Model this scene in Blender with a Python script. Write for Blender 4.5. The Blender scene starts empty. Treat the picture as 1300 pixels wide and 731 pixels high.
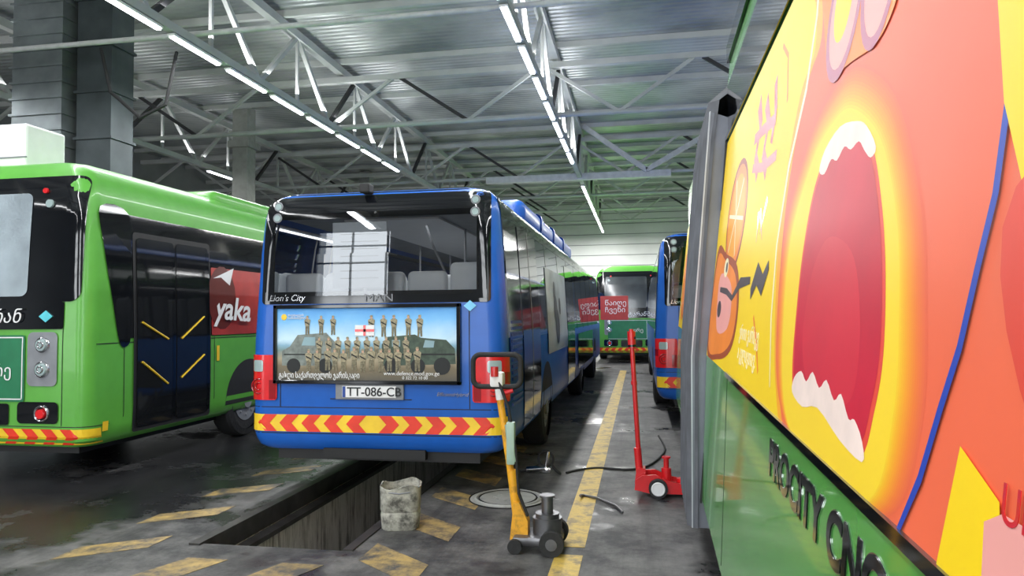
import bpy, bmesh, math, random
from mathutils import Vector as V, Matrix
random.seed(4)
scn=bpy.context.scene
scn.view_settings.view_transform='Standard'
COL=bpy.context.collection
# ------------------------------------------------------------------ materials
def _nt(name):
    m=bpy.data.materials.new(name); m.use_nodes=True; nt=m.node_tree
    return m,nt,nt.nodes['Principled BSDF']
def mat(name,c,rough=.5,metal=0,var=.12,scale=6,coat=0,bump=0,spec=.5,dirt=None,dirt_amt=.5,dirt_scale=3):
    m,nt,p=_nt(name); N=nt.nodes; L=nt.links
    tc=N.new('ShaderNodeTexCoord'); no=N.new('ShaderNodeTexNoise'); no.inputs['Scale'].default_value=scale; no.inputs['Detail'].default_value=5
    L.new(tc.outputs['Object'],no.inputs['Vector'])
    cr=N.new('ShaderNodeValToRGB'); cr.color_ramp.elements[0].position=.3; cr.color_ramp.elements[1].position=.7
    cr.color_ramp.elements[0].color=[x*(1-var) for x in c]+[1]; cr.color_ramp.elements[1].color=[min(1,x*(1+var)) for x in c]+[1]
    L.new(no.outputs['Fac'],cr.inputs[0]); src=cr.outputs[0]
    if dirt:
        n2=N.new('ShaderNodeTexNoise'); n2.inputs['Scale'].default_value=dirt_scale; n2.inputs['Detail'].default_value=8; n2.inputs['Roughness'].default_value=.7
        L.new(tc.outputs['Object'],n2.inputs['Vector'])
        r2=N.new('ShaderNodeValToRGB'); r2.color_ramp.elements[0].position=.55-.15*dirt_amt; r2.color_ramp.elements[1].position=.75-.15*dirt_amt
        L.new(n2.outputs['Fac'],r2.inputs[0]); mx=N.new('ShaderNodeMixRGB'); mx.inputs[2].default_value=list(dirt)+[1]
        ma=N.new('ShaderNodeMath'); ma.operation='MULTIPLY'; ma.inputs[1].default_value=min(1,dirt_amt+.1); L.new(r2.outputs[0],ma.inputs[0])
        L.new(ma.outputs[0],mx.inputs[0]); L.new(src,mx.inputs[1]); src=mx.outputs[0]
    L.new(src,p.inputs['Base Color'])
    p.inputs['Roughness'].default_value=rough; p.inputs['Metallic'].default_value=metal
    p.inputs['Coat Weight'].default_value=coat; p.inputs['Coat Roughness'].default_value=.05; p.inputs['Specular IOR Level'].default_value=spec
    if bump:
        b=N.new('ShaderNodeBump'); b.inputs['Strength'].default_value=bump; b.inputs['Distance'].default_value=.02
        L.new(no.outputs['Fac'],b.inputs['Height']); L.new(b.outputs[0],p.inputs['Normal'])
    return m
def glass(name,tint,refl=.12):
    m=bpy.data.materials.new(name); m.use_nodes=True; nt=m.node_tree; nt.nodes.clear(); N=nt.nodes; L=nt.links
    t=N.new('ShaderNodeBsdfTransparent'); t.inputs[0].default_value=(tint,tint,tint,1)
    g=N.new('ShaderNodeBsdfGlossy'); g.inputs['Roughness'].default_value=.01; g.inputs[0].default_value=(.95,.97,1,1)
    fr=N.new('ShaderNodeFresnel'); fr.inputs[0].default_value=1.5
    a=N.new('ShaderNodeMath'); a.operation='ADD'; a.inputs[1].default_value=refl; a.use_clamp=True
    mx=N.new('ShaderNodeMixShader'); o=N.new('ShaderNodeOutputMaterial')
    L.new(fr.outputs[0],a.inputs[0]); L.new(a.outputs[0],mx.inputs[0]); L.new(t.outputs[0],mx.inputs[1]); L.new(g.outputs[0],mx.inputs[2]); L.new(mx.outputs[0],o.inputs[0])
    return m
def emis(name,c,s):
    m=bpy.data.materials.new(name); m.use_nodes=True; p=m.node_tree.nodes['Principled BSDF']
    p.inputs['Base Color'].default_value=(*c,1); p.inputs['Emission Color'].default_value=(*c,1); p.inputs['Emission Strength'].default_value=s
    return m
BLUE=mat('blue_paint',(.013,.115,.50),.35,0,.06,coat=.12,spec=.35)
BLUED=mat('blue_paint_dark',(.008,.05,.28),.35,0,.06,coat=.2)  # darker blue of the louvres and plate band
GREEN=mat('green_paint',(.11,.39,.055),.35,0,.06,coat=.2,spec=.35)
GREEN2=mat('green_panel',(.085,.38,.06),.2,0,.06,coat=.5)
DGREEN=mat('dark_green',(.01,.17,.07),.4)
BLK=mat('black_gloss',(.006,.007,.009),.06,0,.1,coat=.3)
BLKM=mat('black_matt',(.012,.012,.013),.6)
RUB=mat('rubber',(.018,.018,.019),.75,bump=.3,scale=30)
GREY=mat('grey_plastic',(.22,.23,.25),.55)
SEAT=mat('seat_fabric',(.72,.76,.78),.7,var=.06)
WHITE=mat('white_paint',(.8,.8,.8),.4,var=.04)
CHROME=mat('chrome',(.7,.7,.72),.15,1)
STEEL=mat('worn_steel',(.2,.2,.21),.4,.8,var=.4,dirt=(.03,.02,.015))
RED=mat('red_lens',(.72,.015,.02),.2,coat=.3)
REDD=mat('dark_red_lens',(.3,.005,.01),.15,coat=.6)
REDP=mat('red_paint',(.66,.015,.02),.3,var=.1,coat=.4,dirt=(.15,.01,.01),dirt_amt=.3)
CHR=mat('chevron_red',(.8,.045,.02),.4); CHY=mat('chevron_yellow',(.95,.60,.03),.4)
YELJ=mat('yellow_jack_paint',(.80,.38,.02),.4,var=.15,dirt=(.10,.06,.03),dirt_amt=.5,dirt_scale=14)
LENS=mat('clear_lens',(.35,.45,.45),.12,coat=.5)
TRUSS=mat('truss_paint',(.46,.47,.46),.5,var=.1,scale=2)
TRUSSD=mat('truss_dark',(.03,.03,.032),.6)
PIPE=mat('pipe_white',(.6,.6,.6),.4)
BGLASS=glass('bus_rear_glass',.62,.035); SGLASS=glass('bus_side_glass',.25,.04)
DGL=mat('dark_glass',(.010,.011,.013),.05,0,.1,coat=.3)
# ------------------------------------------------------------------ mesh builder
def empty(name,loc=(0,0,0),M=None):
    e=bpy.data.objects.new(name,None); e.empty_display_size=.3; COL.objects.link(e)
    e.location=loc
    if M: e.matrix_world=M
    return e
class B:
    def __init__(s): s.bm=bmesh.new()
    def box(s,x0,x1,y0,y1,z0,z1,bev=0,seg=2):
        r=bmesh.ops.create_cube(s.bm,size=1,matrix=Matrix.Translation(((x0+x1)/2,(y0+y1)/2,(z0+z1)/2))@Matrix.Diagonal((abs(x1-x0),abs(y1-y0),abs(z1-z0),1)))
        if bev: 
            es={e for v in r['verts'] for e in v.link_edges}
            bmesh.ops.bevel(s.bm,geom=list(es),offset=bev,segments=seg,affect='EDGES',profile=.5)
        return s
    def cyl(s,p0,p1,r0,r1=None,seg=16,caps=True):
        p0=V(p0);p1=V(p1); d=p1-p0; r1=r0 if r1 is None else r1
        q=V((0,0,1)).rotation_difference(d.normalized()).to_matrix().to_4x4()
        if seg==4: q=q@Matrix.Rotation(math.pi/4,4,'Z')
        bmesh.ops.create_cone(s.bm,cap_ends=caps,segments=seg,radius1=r0,radius2=r1,depth=d.length,matrix=Matrix.Translation((p0+p1)/2)@q); return s
    def beam(s,p0,p1,w): return s.cyl(p0,p1,w*.707,seg=4)
    def sph(s,c,r,sc=(1,1,1),seg=14):
        bmesh.ops.create_uvsphere(s.bm,u_segments=seg,v_segments=seg//2+2,radius=r,matrix=Matrix.Translation(c)@Matrix.Diagonal((*sc,1))); return s
    def pipe(s,pts,r,seg=10):
        for a,b in zip(pts[:-1],pts[1:]): s.cyl(a,b,r,seg=seg); s.sph(b,r,seg=seg)
        return s
    def face(s,pts):
        try: s.bm.faces.new([s.bm.verts.new(p) for p in pts])
        except Exception as e: pass
        return s
    def prism(s,pts,ext):
        a=[s.bm.verts.new(p) for p in pts]; b=[s.bm.verts.new(V(p)+V(ext)) for p in pts]; n=len(pts)
        s.bm.faces.new(a); s.bm.faces.new(b[::-1])
        for i in range(n): s.bm.faces.new([a[i],a[(i+1)%n],b[(i+1)%n],b[i]])
        return s
    def grid(s,fn,u0,u1,v0,v1,nu=12,nv=4,cr=0):
        if cr:
            k=[cr*(1-math.cos(i*math.pi/12)) for i in range(7)]
            us=[u0+x for x in k]+[u0+cr+(u1-u0-2*cr)*i/nu for i in range(1,nu)]+[u1-x for x in k[::-1]]
        else: us=[u0+(u1-u0)*i/nu for i in range(nu+1)]
        cols=[]
        for u in us:
            ins=0
            if cr:
                d=min(u-u0,u1-u)
                if d<cr: ins=cr-math.sqrt(max(0,cr*cr-(cr-d)**2))
            cols.append([s.bm.verts.new(fn(u,v0+ins+(v1-v0-2*ins)*j/nv)) for j in range(nv+1)])
        for a,b in zip(cols[:-1],cols[1:]):
            for j in range(nv): s.bm.faces.new([a[j],b[j],b[j+1],a[j+1]])
        return s
    def torus(s,c,R,r,axis='Y',seg=28,rs=8):
        vs=[]
        for i in range(seg):
            a=2*math.pi*i/seg; ring=[]
            for j in range(rs):
                t=2*math.pi*j/rs; x=(R+r*math.cos(t))*math.cos(a); z=(R+r*math.cos(t))*math.sin(a); y=r*math.sin(t)
                p={'Y':(x,y,z),'Z':(x,z,y),'X':(y,x,z)}[axis]; ring.append(s.bm.verts.new(V(c)+V(p)))
            vs.append(ring)
        for i in range(seg):
            for j in range(rs):
                s.bm.faces.new([vs[i][j],vs[(i+1)%seg][j],vs[(i+1)%seg][(j+1)%rs],vs[i][(j+1)%rs]])
        return s
    def make(s,name,m,parent=None,smooth=False):
        me=bpy.data.meshes.new(name); bmesh.ops.recalc_face_normals(s.bm,faces=s.bm.faces); s.bm.to_mesh(me); s.bm.free()
        if smooth:
            for p in me.polygons: p.use_smooth=True
            try: me.set_sharp_from_angle(angle=math.radians(38))
            except Exception: pass
        me.materials.append(m); o=bpy.data.objects.new(name,me); COL.objects.link(o)
        if parent: o.parent=parent
        return o
def text(body,size,org,xd,yd,m,parent,name='lettering',sx=1,shear=0,ext=.002,bold=0,align='LEFT'):
    cu=bpy.data.curves.new(name,'FONT'); cu.body=body; cu.size=size; cu.extrude=ext; cu.shear=shear; cu.offset=bold; cu.align_x=align
    o=bpy.data.objects.new(name,cu); COL.objects.link(o); cu.materials.append(m); o.parent=parent
    xd=V(xd).normalized(); yd=V(yd).normalized(); zd=xd.cross(yd)
    Mx=Matrix((xd*sx,yd,zd)).transposed().to_4x4(); Mx.translation=V(org); o.matrix_local=Mx
    return o
def smooth(pts,n=5):
    out=[]; k=len(pts)
    for i in range(k):
        p0,p1,p2,p3=[V((*pts[(i+j)%k],0)) for j in (-1,0,1,2)]
        for q in range(n):
            t=q/n; p=.5*((2*p1)+(p2-p0)*t+(2*p0-5*p1+4*p2-p3)*t*t+(3*p1-p0-3*p2+p3)*t**3); out.append((p.x,p.y))
    return out
# ------------------------------------------------------------------ room
ZB,ZT,ZR=6.4,7.95,8.2
PX0,PX1,PY0,PY1=-3.2,-2.08,4.8,18
X0,X1,Y0,Y1=-19,13,-8,41
def floor_mat():
    m,nt,p=_nt('concrete_floor'); N=nt.nodes; L=nt.links
    tc=N.new('ShaderNodeTexCoord')
    def noise(sc,det,ro,sx=1,sy=1):
        mp=N.new('ShaderNodeMapping'); mp.inputs['Scale'].default_value=(sx,sy,1); L.new(tc.outputs['Object'],mp.inputs[0])
        n=N.new('ShaderNodeTexNoise'); n.inputs['Scale'].default_value=sc; n.inputs['Detail'].default_value=det; n.inputs['Roughness'].default_value=ro; L.new(mp.outputs[0],n.inputs['Vector']); return n
    a=noise(1.6,14,.76); r=N.new('ShaderNodeValToRGB'); e=r.color_ramp.elements
    e[0].position=.38; e[0].color=(.028,.029,.031,1); e[1].position=.63; e[1].color=(.17,.165,.16,1); L.new(a.outputs[0],r.inputs[0])
    b=noise(.6,9,.68); sep=N.new('ShaderNodeSeparateXYZ'); L.new(tc.outputs['Object'],sep.inputs[0])
    mr=N.new('ShaderNodeMapRange'); mr.inputs[1].default_value=-2.8; mr.inputs[2].default_value=-4.6; mr.inputs[3].default_value=.015; mr.inputs[4].default_value=.19; L.new(sep.outputs[0],mr.inputs[0])
    my=N.new('ShaderNodeMapRange'); my.inputs[1].default_value=4.2; my.inputs[2].default_value=5.6; my.inputs[3].default_value=.4; my.inputs[4].default_value=1; L.new(sep.outputs[1],my.inputs[0])
    mxy=N.new('ShaderNodeMath'); mxy.operation='MULTIPLY'; L.new(mr.outputs[0],mxy.inputs[0]); L.new(my.outputs[0],mxy.inputs[1])
    ad=N.new('ShaderNodeMath'); L.new(b.outputs[0],ad.inputs[0]); L.new(mxy.outputs[0],ad.inputs[1])
    r2=N.new('ShaderNodeValToRGB'); r2.color_ramp.elements[0].position=.55; r2.color_ramp.elements[1].position=.62; L.new(ad.outputs[0],r2.inputs[0])
    mx=N.new('ShaderNodeMixRGB'); mx.inputs[2].default_value=(.010,.010,.012,1)
    mm=N.new('ShaderNodeMath'); mm.operation='MULTIPLY'; mm.inputs[1].default_value=.88; L.new(r2.outputs[0],mm.inputs[0]); L.new(mm.outputs[0],mx.inputs[0]); L.new(r.outputs[0],mx.inputs[1])
    c=noise(2.2,6,.6,2.2,.12); r3=N.new('ShaderNodeValToRGB'); r3.color_ramp.elements[0].position=.46; r3.color_ramp.elements[1].position=.70; L.new(c.outputs[0],r3.inputs[0])
    m3=N.new('ShaderNodeMath'); m3.operation='MULTIPLY'; m3.inputs[1].default_value=.65; L.new(r3.outputs[0],m3.inputs[0])
    mx2=N.new('ShaderNodeMixRGB'); mx2.inputs[2].default_value=(.028,.028,.03,1); L.new(m3.outputs[0],mx2.inputs[0]); L.new(mx.outputs[0],mx2.inputs[1])
    L.new(mx2.outputs[0],p.inputs['Base Color'])
    rr=N.new('ShaderNodeMapRange'); rr.inputs[1].default_value=0; rr.inputs[2].default_value=1; rr.inputs[3].default_value=.6; rr.inputs[4].default_value=.25; L.new(r2.outputs[0],rr.inputs[0]); L.new(rr.outputs[0],p.inputs['Roughness'])
    bp=N.new('ShaderNodeBump'); bp.inputs['Strength'].default_value=.35; bp.inputs['Distance'].default_value=.01; L.new(noise(9,8,.7).outputs[0],bp.inputs['Height']); L.new(bp.outputs[0],p.inputs['Normal'])
    p.inputs['Specular IOR Level'].default_value=.3
    return m
FLOOR=floor_mat()
b=B(); T=.15
b.box(X0,PX0,Y0,Y1,-T,0).box(PX1,X1,Y0,Y1,-T,0).box(PX0,PX1,Y0,PY0,-T,0).box(PX0,PX1,PY1,Y1,-T,0)
b.make('floor',FLOOR)
PITM=mat('pit_concrete',(.72,.71,.68),.8,var=.25,scale=3,dirt=(.04,.038,.034),dirt_amt=.75,dirt_scale=3,bump=.2)
nt=PITM.node_tree
for n in list(nt.nodes):
    if n.type=='TEX_NOISE':
        mp=nt.nodes.new('ShaderNodeMapping'); mp.inputs['Scale'].default_value=(4,4.5,.5)
        src=n.inputs['Vector'].links[0].from_socket; nt.links.new(src,mp.inputs[0]); nt.links.new(mp.outputs[0],n.inputs['Vector'])
pit=empty('inspection_pit')
b=B(); b.box(PX0-.12,PX0,PY0-.12,PY1,-1.5,-T).box(PX1,PX1+.12,PY0-.12,PY1,-1.5,-T).box(PX0,PX1,PY0-.12,PY0,-1.5,-T).box(PX0-.1,PX1+.1,PY0-.1,PY1,-1.6,-1.5); b.make('pit_walls',PITM,pit)
b=B(); b.box(PX0-.07,PX0+.015,PY0-.05,PY1,-.14,.015).box(PX1-.015,PX1+.06,PY0,PY1,-.14,.012).box(PX0+.015,PX0+.12,PY0+.0,PY1,-.19,-.15)
b.make('pit_edge_rails',mat('rail_steel',(.05,.048,.045),.45,.5,var=.4),pit)
YP=mat('floor_yellow',(.62,.42,.08),.6,var=.2,dirt=(.09,.085,.07),dirt_amt=.75,dirt_scale=6)
YP2=mat('floor_yellow_worn',(.42,.29,.10),.6,var=.25,dirt=(.075,.07,.065),dirt_amt=1.0,dirt_scale=4)
b=B(); b.box(-.6,-.41,2.0,4.95,.001,.004).box(-.6,-.41,5.12,21.5,.001,.004); b.make('floor_line_yellow',YP)
b=B()
def par(cx,cy,dx=.32,dy=-.30,w=.24):
    b.prism([(cx-dx/2,cy-dy/2-w/2,.001),(cx-dx/2,cy-dy/2+w/2,.001),(cx+dx/2,cy+dy/2+w/2,.001),(cx+dx/2,cy+dy/2-w/2,.001)],(0,0,.002))
for i in range(9): par(-1.66,4.62+.86*i,.5,-.38,.36)
for i in range(8): par(-3.78,4.62+.86*i,.5,.34,.28)
for i in range(2): 
    cx=-3.3+.70*i; b.prism([(cx,4.0,.001),(cx+.3,4.0,.001),(cx+.5,4.5,.001),(cx+.2,4.5,.001)],(0,0,.002))
b.make('floor_hazard_stripes',YP2)
WALL=mat('wall_panel',(.78,.80,.79),.6,var=.08,scale=.6); WALLD=mat('wall_dark',(.22,.23,.24),.7,var=.2,scale=.6)
b=B(); b.box(X0,X1,Y1,Y1+.2,0,ZR+.2)
b.make('wall_far',WALL)
b=B()
for i in range(14): b.box(X0,X1,Y1-.03,Y1,.6*i+.3,.6*i+.33)
b.make('trim_1',WALLD)
b=B(); b.box(X0-.2,X0,Y0,Y1,0,ZR+.2); b.make('wall_left',WALLD)
b=B(); b.box(X1,X1+.2,Y0,Y1,0,ZR+.2); b.make('wall_right',WALL)
gates=[(-17,-13),(-10.0,-7.6),(-4.0,-.2),(4,9)]; GH=6.2
b=B(); xs=X0
for g0,g1 in gates: b.box(xs,g0,Y0-.2,Y0,0,ZR+.2); b.box(g0,g1,Y0-.2,Y0,GH,ZR+.2); xs=g1
b.box(xs,X1,Y0-.2,Y0,0,ZR+.2); b.make('wall_back',WALLD)
for gi,(g0,g1) in enumerate(gates):
    b=B(); yf0,yf1=Y0+.02,Y0+.07
    for xx in (g0+.05,(g0+g1)/2,g1-.05): b.box(xx-.03,xx+.03,yf0,yf1,0,GH)
    for zz in (3.1,4.3,4.9,5.5,GH-.06): b.box(g0,g1,yf0,yf1,zz,zz+.05)
    b.make('door_%d'%(gi+1),GREY)
def ceil_mat():
    m,nt,p=_nt('ribbed_roof'); N=nt.nodes; L=nt.links; tc=N.new('ShaderNodeTexCoord')
    w=N.new('ShaderNodeTexWave'); w.wave_type='BANDS'; w.bands_direction='Y'; w.inputs['Scale'].default_value=1.6; w.inputs['Distortion'].default_value=0; L.new(tc.outputs['Object'],w.inputs[0])
    n=N.new('ShaderNodeTexNoise'); n.inputs['Scale'].default_value=.5; n.inputs['Detail'].default_value=6; L.new(tc.outputs['Object'],n.inputs['Vector'])
    r=N.new('ShaderNodeValToRGB'); r.color_ramp.elements[0].color=(.22,.24,.25,1); r.color_ramp.elements[1].color=(.52,.54,.53,1); r.color_ramp.elements[0].position=.35; r.color_ramp.elements[1].position=.65; L.new(n.outputs[0],r.inputs[0])
    L.new(r.outputs[0],p.inputs['Base Color']); p.inputs['Metallic'].default_value=.4; p.inputs['Roughness'].default_value=.36
    bp=N.new('ShaderNodeBump'); bp.inputs['Strength'].default_value=.4; bp.inputs['Distance'].default_value=.05; L.new(w.outputs['Fac'],bp.inputs['Height']); L.new(bp.outputs[0],p.inputs['Normal'])
    return m
b=B(); b.box(X0,X1,Y0,Y1,ZR,ZR+.15); b.make('ceiling',ceil_mat())
b=B(); y=-6.5
while y<40.5: b.box(X0,X1,y-.05,y+.05,ZR-.14,ZR-.001); y+=1.55 if y>20 else 2.9
b.make('roof_purlins',TRUSS)
def truss_y(X,y0,y1,step=1.62,dark=0):
    e=empty('roof_truss'); b=B(); d=B()
    b.box(X-.07,X+.07,y0,y1,ZB-.07,ZB+.07); b.box(X-.09,X+.09,y0,y1,ZT-.09,ZT+.09)
    y=y0; k=0
    while y+2*step<=y1+.01:
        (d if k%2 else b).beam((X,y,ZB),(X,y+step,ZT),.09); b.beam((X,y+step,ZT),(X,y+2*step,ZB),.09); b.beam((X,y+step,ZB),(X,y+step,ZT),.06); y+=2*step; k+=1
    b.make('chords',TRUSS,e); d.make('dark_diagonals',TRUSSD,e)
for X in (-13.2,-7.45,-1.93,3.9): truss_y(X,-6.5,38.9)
def truss_x(Y,x0,x1,step=1.85):
    e=empty('roof_cross_truss'); b=B(); d=B()
    b.cyl((x0,Y,ZB+.1),(x1,Y,ZB+.1),.06,seg=10); b.box(x0,x1,Y-.08,Y+.08,ZT-.3,ZT-.16)
    x=x0; k=0
    while x+2*step<=x1+.01:
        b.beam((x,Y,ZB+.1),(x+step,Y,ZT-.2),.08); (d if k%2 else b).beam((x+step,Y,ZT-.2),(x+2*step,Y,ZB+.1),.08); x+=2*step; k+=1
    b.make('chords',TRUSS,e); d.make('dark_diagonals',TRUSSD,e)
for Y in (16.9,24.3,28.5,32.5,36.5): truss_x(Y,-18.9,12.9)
e=empty('ceiling_pipes'); b=B(); b.cyl((X0,10.8,ZB+.12),(X1,10.8,ZB+.12),.045); b.cyl((X0,5.4,ZB+.12),(X1,5.4,ZB+.12),.045); b.make('pipes',PIPE,e)
e=empty('knee_brace'); b=B(); b.box(-5.2,1.1,24.0,24.2,ZB-.12,ZB+.1); b.beam((-1.8,24,8.1),(.3,24,6.5),.16); b.beam((.3,24,6.5),(2.1,24,7.5),.16); b.make('braces',PIPE,e)
LED=emis('led_white',(.93,.97,1),9)
def leds(X,ys):
    e=empty('led_light_row'); b=B(); h=B()
    for y in ys: h.box(X-.07,X+.07,y-.68,y+.68,ZB-.13,ZB-.09,.01); b.box(X-.045,X+.045,y-.66,y+.66,ZB-.16,ZB-.13,.012)
    h.make('housings',WHITE,e); b.make('tubes',LED,e)
ys=[-5.3+1.62*i for i in range(17)]
leds(-7.45,[y for y in ys if y<22.5]); leds(-1.93,[y for y in ys if y<22.5]); leds(-1.93,[25.9+1.62*i for i in range(9)]); leds(3.9,ys); leds(-13.2,ys[::4])
def area(name,loc,rot,sx,sy,pw,c=(1,1,1)):
    l=bpy.data.lights.new(name,'AREA'); l.shape='RECTANGLE'; l.size=sx; l.size_y=sy; l.energy=pw; l.color=c
    o=bpy.data.objects.new(name,l); o.location=loc; o.rotation_euler=rot; COL.objects.link(o); return o
for i,X in enumerate((-13.2,-7.45,-1.93,3.9)):
    k=(.45,1,1,1)[i]
    area('led_row_lamp_%d'%i,(X,8,ZB-.22),(0,0,0),.2,28,820*k,(.97,.985,1))
    area('ceiling_fill_%d'%i,(X,8,ZB+.25),(math.pi,0,0),.2,28,330*k,(.97,.985,1))  # added upward fill that brightens the ceiling, not part of the fixtures
    area('led_far_lamp_%d'%i,(X,31,ZB-.22),(0,0,0),.2,16,1200,(1,.99,.96))
for i,(g0,g1) in enumerate(gates): area('gate_daylight_%d'%i,((g0+g1)/2,Y0-.6,GH/2),(math.radians(90),0,0),g1-g0,GH,110*(g1-g0),(.95,.98,1))
w=bpy.data.worlds.new('world'); w.use_nodes=True; scn.world=w
bg=w.node_tree.nodes['Background']; bg.inputs[0].default_value=(.85,.93,1,1); bg.inputs[1].default_value=2.2
DUCT=mat('galvanised_duct',(.26,.29,.30),.35,.6,var=.25,scale=2)
e=empty('ventilation_duct'); b=B(); 
b.box(-11.85,-10.75,11.6,12.5,0,ZR-.02); z=.3
while z<8: b.box(-11.89,-10.71,11.56,12.54,z,z+.04); z+=.31
b.make('duct_shell',DUCT,e)
e=empty('ventilation_duct'); b=B(); b.box(-10.6,-9.85,11.8,12.4,0,ZR-.02); z=.6
while z<8: b.box(-10.64,-9.81,11.76,12.44,z,z+.05); z+=.9
b.make('duct_shell',mat('galvanised_duct_dark',(.07,.085,.09),.4,.5,var=.25,scale=2),e)
for X,Y in ((-12.0,20.0),(-12.0,30.0),(5.5,26)):
    e=empty('concrete_column'); b=B(); b.box(X-.25,X+.25,Y-.25,Y+.25,0,ZR-.02,.02).box(X-.35,X+.35,Y-.35,Y+.35,6.9,7.1); b.make('shaft',mat('column_concrete',(.3,.3,.28),.8),e)
# ------------------------------------------------------------------ bus toolkit
class Bus:
    def __init__(s,lv,L,rc): s.lv=lv;s.L=L;s.rc=rc
    def _i(s,z,k):
        lv=s.lv
        if z<=lv[0][0]: return lv[0][k]
        for a,b in zip(lv[:-1],lv[1:]):
            if z<=b[0]: t=(z-a[0])/(b[0]-a[0]); return a[k]+(b[k]-a[k])*t
        return lv[-1][k]
    def rear(s,u,z,off=.006):
        hw=s._i(z,1); yi=s._i(z,2); rc=s.rc; fl=hw-rc; sg=1 if u>=0 else -1; a=abs(u)
        if a<=fl: return V((u,yi-off,z))
        th=(a-fl)/rc
        if th<math.pi/2: return V((sg*(fl+(rc+off)*math.sin(th)),yi+rc-(rc+off)*math.cos(th),z))
        return V((sg*(hw+off),yi+rc+(a-fl-rc*math.pi/2),z))
    def side(s,sg,y,z,off=.006): return V((sg*(s._i(z,1)+off),y,z))
    def body(s,m,parent,name='body',open_rear=None,open_side=None):
        bm=bmesh.new(); n=6; rings=[]
        for z,hw,yi in s.lv:
            rc=s.rc; pts=[]
            for (cx,cy,a0) in ((-(hw-rc),yi+rc,180),((hw-rc),yi+rc,270),((hw-rc),s.L-yi-rc,0),(-(hw-rc),s.L-yi-rc,90)):
                for i in range(n+1):
                    a=math.radians(a0+90*i/n); pts.append((cx+rc*math.cos(a),cy+rc*math.sin(a),z))
            rings.append([bm.verts.new(p) for p in pts])
        k=len(rings[0])
        for li,(a,b) in enumerate(zip(rings[:-1],rings[1:])):
            zm=(s.lv[li][0]+s.lv[li+1][0])/2
            for i in range(k):
                if open_rear and i==n and open_rear[0]<zm<open_rear[1]: continue
                if open_side and i in (2*n+1,4*n+3) and open_side[0]<zm<open_side[1]: continue
                bm.faces.new([a[i],a[(i+1)%k],b[(i+1)%k],b[i]])
        bm.faces.new(rings[0][::-1]); bm.faces.new(rings[-1])
        w=B(); w.bm.free(); w.bm=bm
        return w.make(name,m,parent,True)
def wheel(parent,x,y,r=.48,w=.3,sg=1):
    b=B(); xo=x-sg*w
    prof=[(0,r-.1),(.02,r-.02),(.06,r),(w-.06,r),(w-.02,r-.02),(w,r-.1)]
    for (a,ra),(c,rb) in zip(prof[:-1],prof[1:]): b.cyl((x-sg*a,y,r),(x-sg*c,y,r),ra,rb,28,caps=False)
    b.cyl((x-sg*.04,y,r),(xo+sg*.04,y,r),r-.09,seg=28); b.make('tyre',RUB,parent,True)
    b=B(); b.cyl((x-sg*.035,y,r),(x-sg*.1,y,r),r*.56,r*.5,24); b.cyl((x+sg*.0,y,r),(x-sg*.08,y,r),r*.2,r*.24,16)
    for i in range(8):
        a=i*math.pi/4; b.cyl((x-sg*.02,y+r*.4*math.cos(a),r+r*.4*math.sin(a)),(x-sg*.06,y+r*.4*math.cos(a),r+r*.4*math.sin(a)),.018,seg=6)
    b.make('rim',GREY,parent,True)
def arch(bus,parent,y,r=.58,sg=1,m=BLKM,off=.004):
    b=B(); z0=bus.lv[0][0]; pts=[]
    c=.5
    for i in range(25):
        a=math.pi*i/24; z=c+r*math.sin(a); pts.append(bus.side(sg,y+r*math.cos(a),max(z,z0),off))
    pts=[bus.side(sg,y+r,z0,off)]+pts+[bus.side(sg,y-r,z0,off)]
    b.face(pts); b.make('wheel_arch',m,parent)
def chevrons(bus,parent,z0,z1,smax,off=.008):
    y=B(); y.grid(lambda u,v:bus.rear(u,v,off),-smax,smax,z0,z1,60,2); y.make('chevron_band',CHY,parent)
    r=B(); zm=(z0+z1)/2; wd=.125; st=.225
    for sg in (1,-1):
        k=0
        while .06+k*st+wd+.07<smax:
            a=.06+k*st; f=lambda u,v:bus.rear(sg*u,v,off+.003)
            sl=.075
            for q in range(3):
                u0=a+wd*q/3; u1=a+wd*(q+1)/3
                r.face([f(u0,z0),f(u1,z0),f(u1+sl,zm),f(u0+sl,zm)]); r.face([f(u0+sl,zm),f(u1+sl,zm),f(u1,z1),f(u0,z1)])
            k+=1
    r.make('chevron_marks',CHR,parent)
def disc(parent,name,c,r,m,d=.02,n=(0,-1,0)):
    b=B(); c=V(c); n=V(n); b.cyl(c,c+n*d,r,r*.93,24); return b.make(name,m,parent,True)
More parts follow.
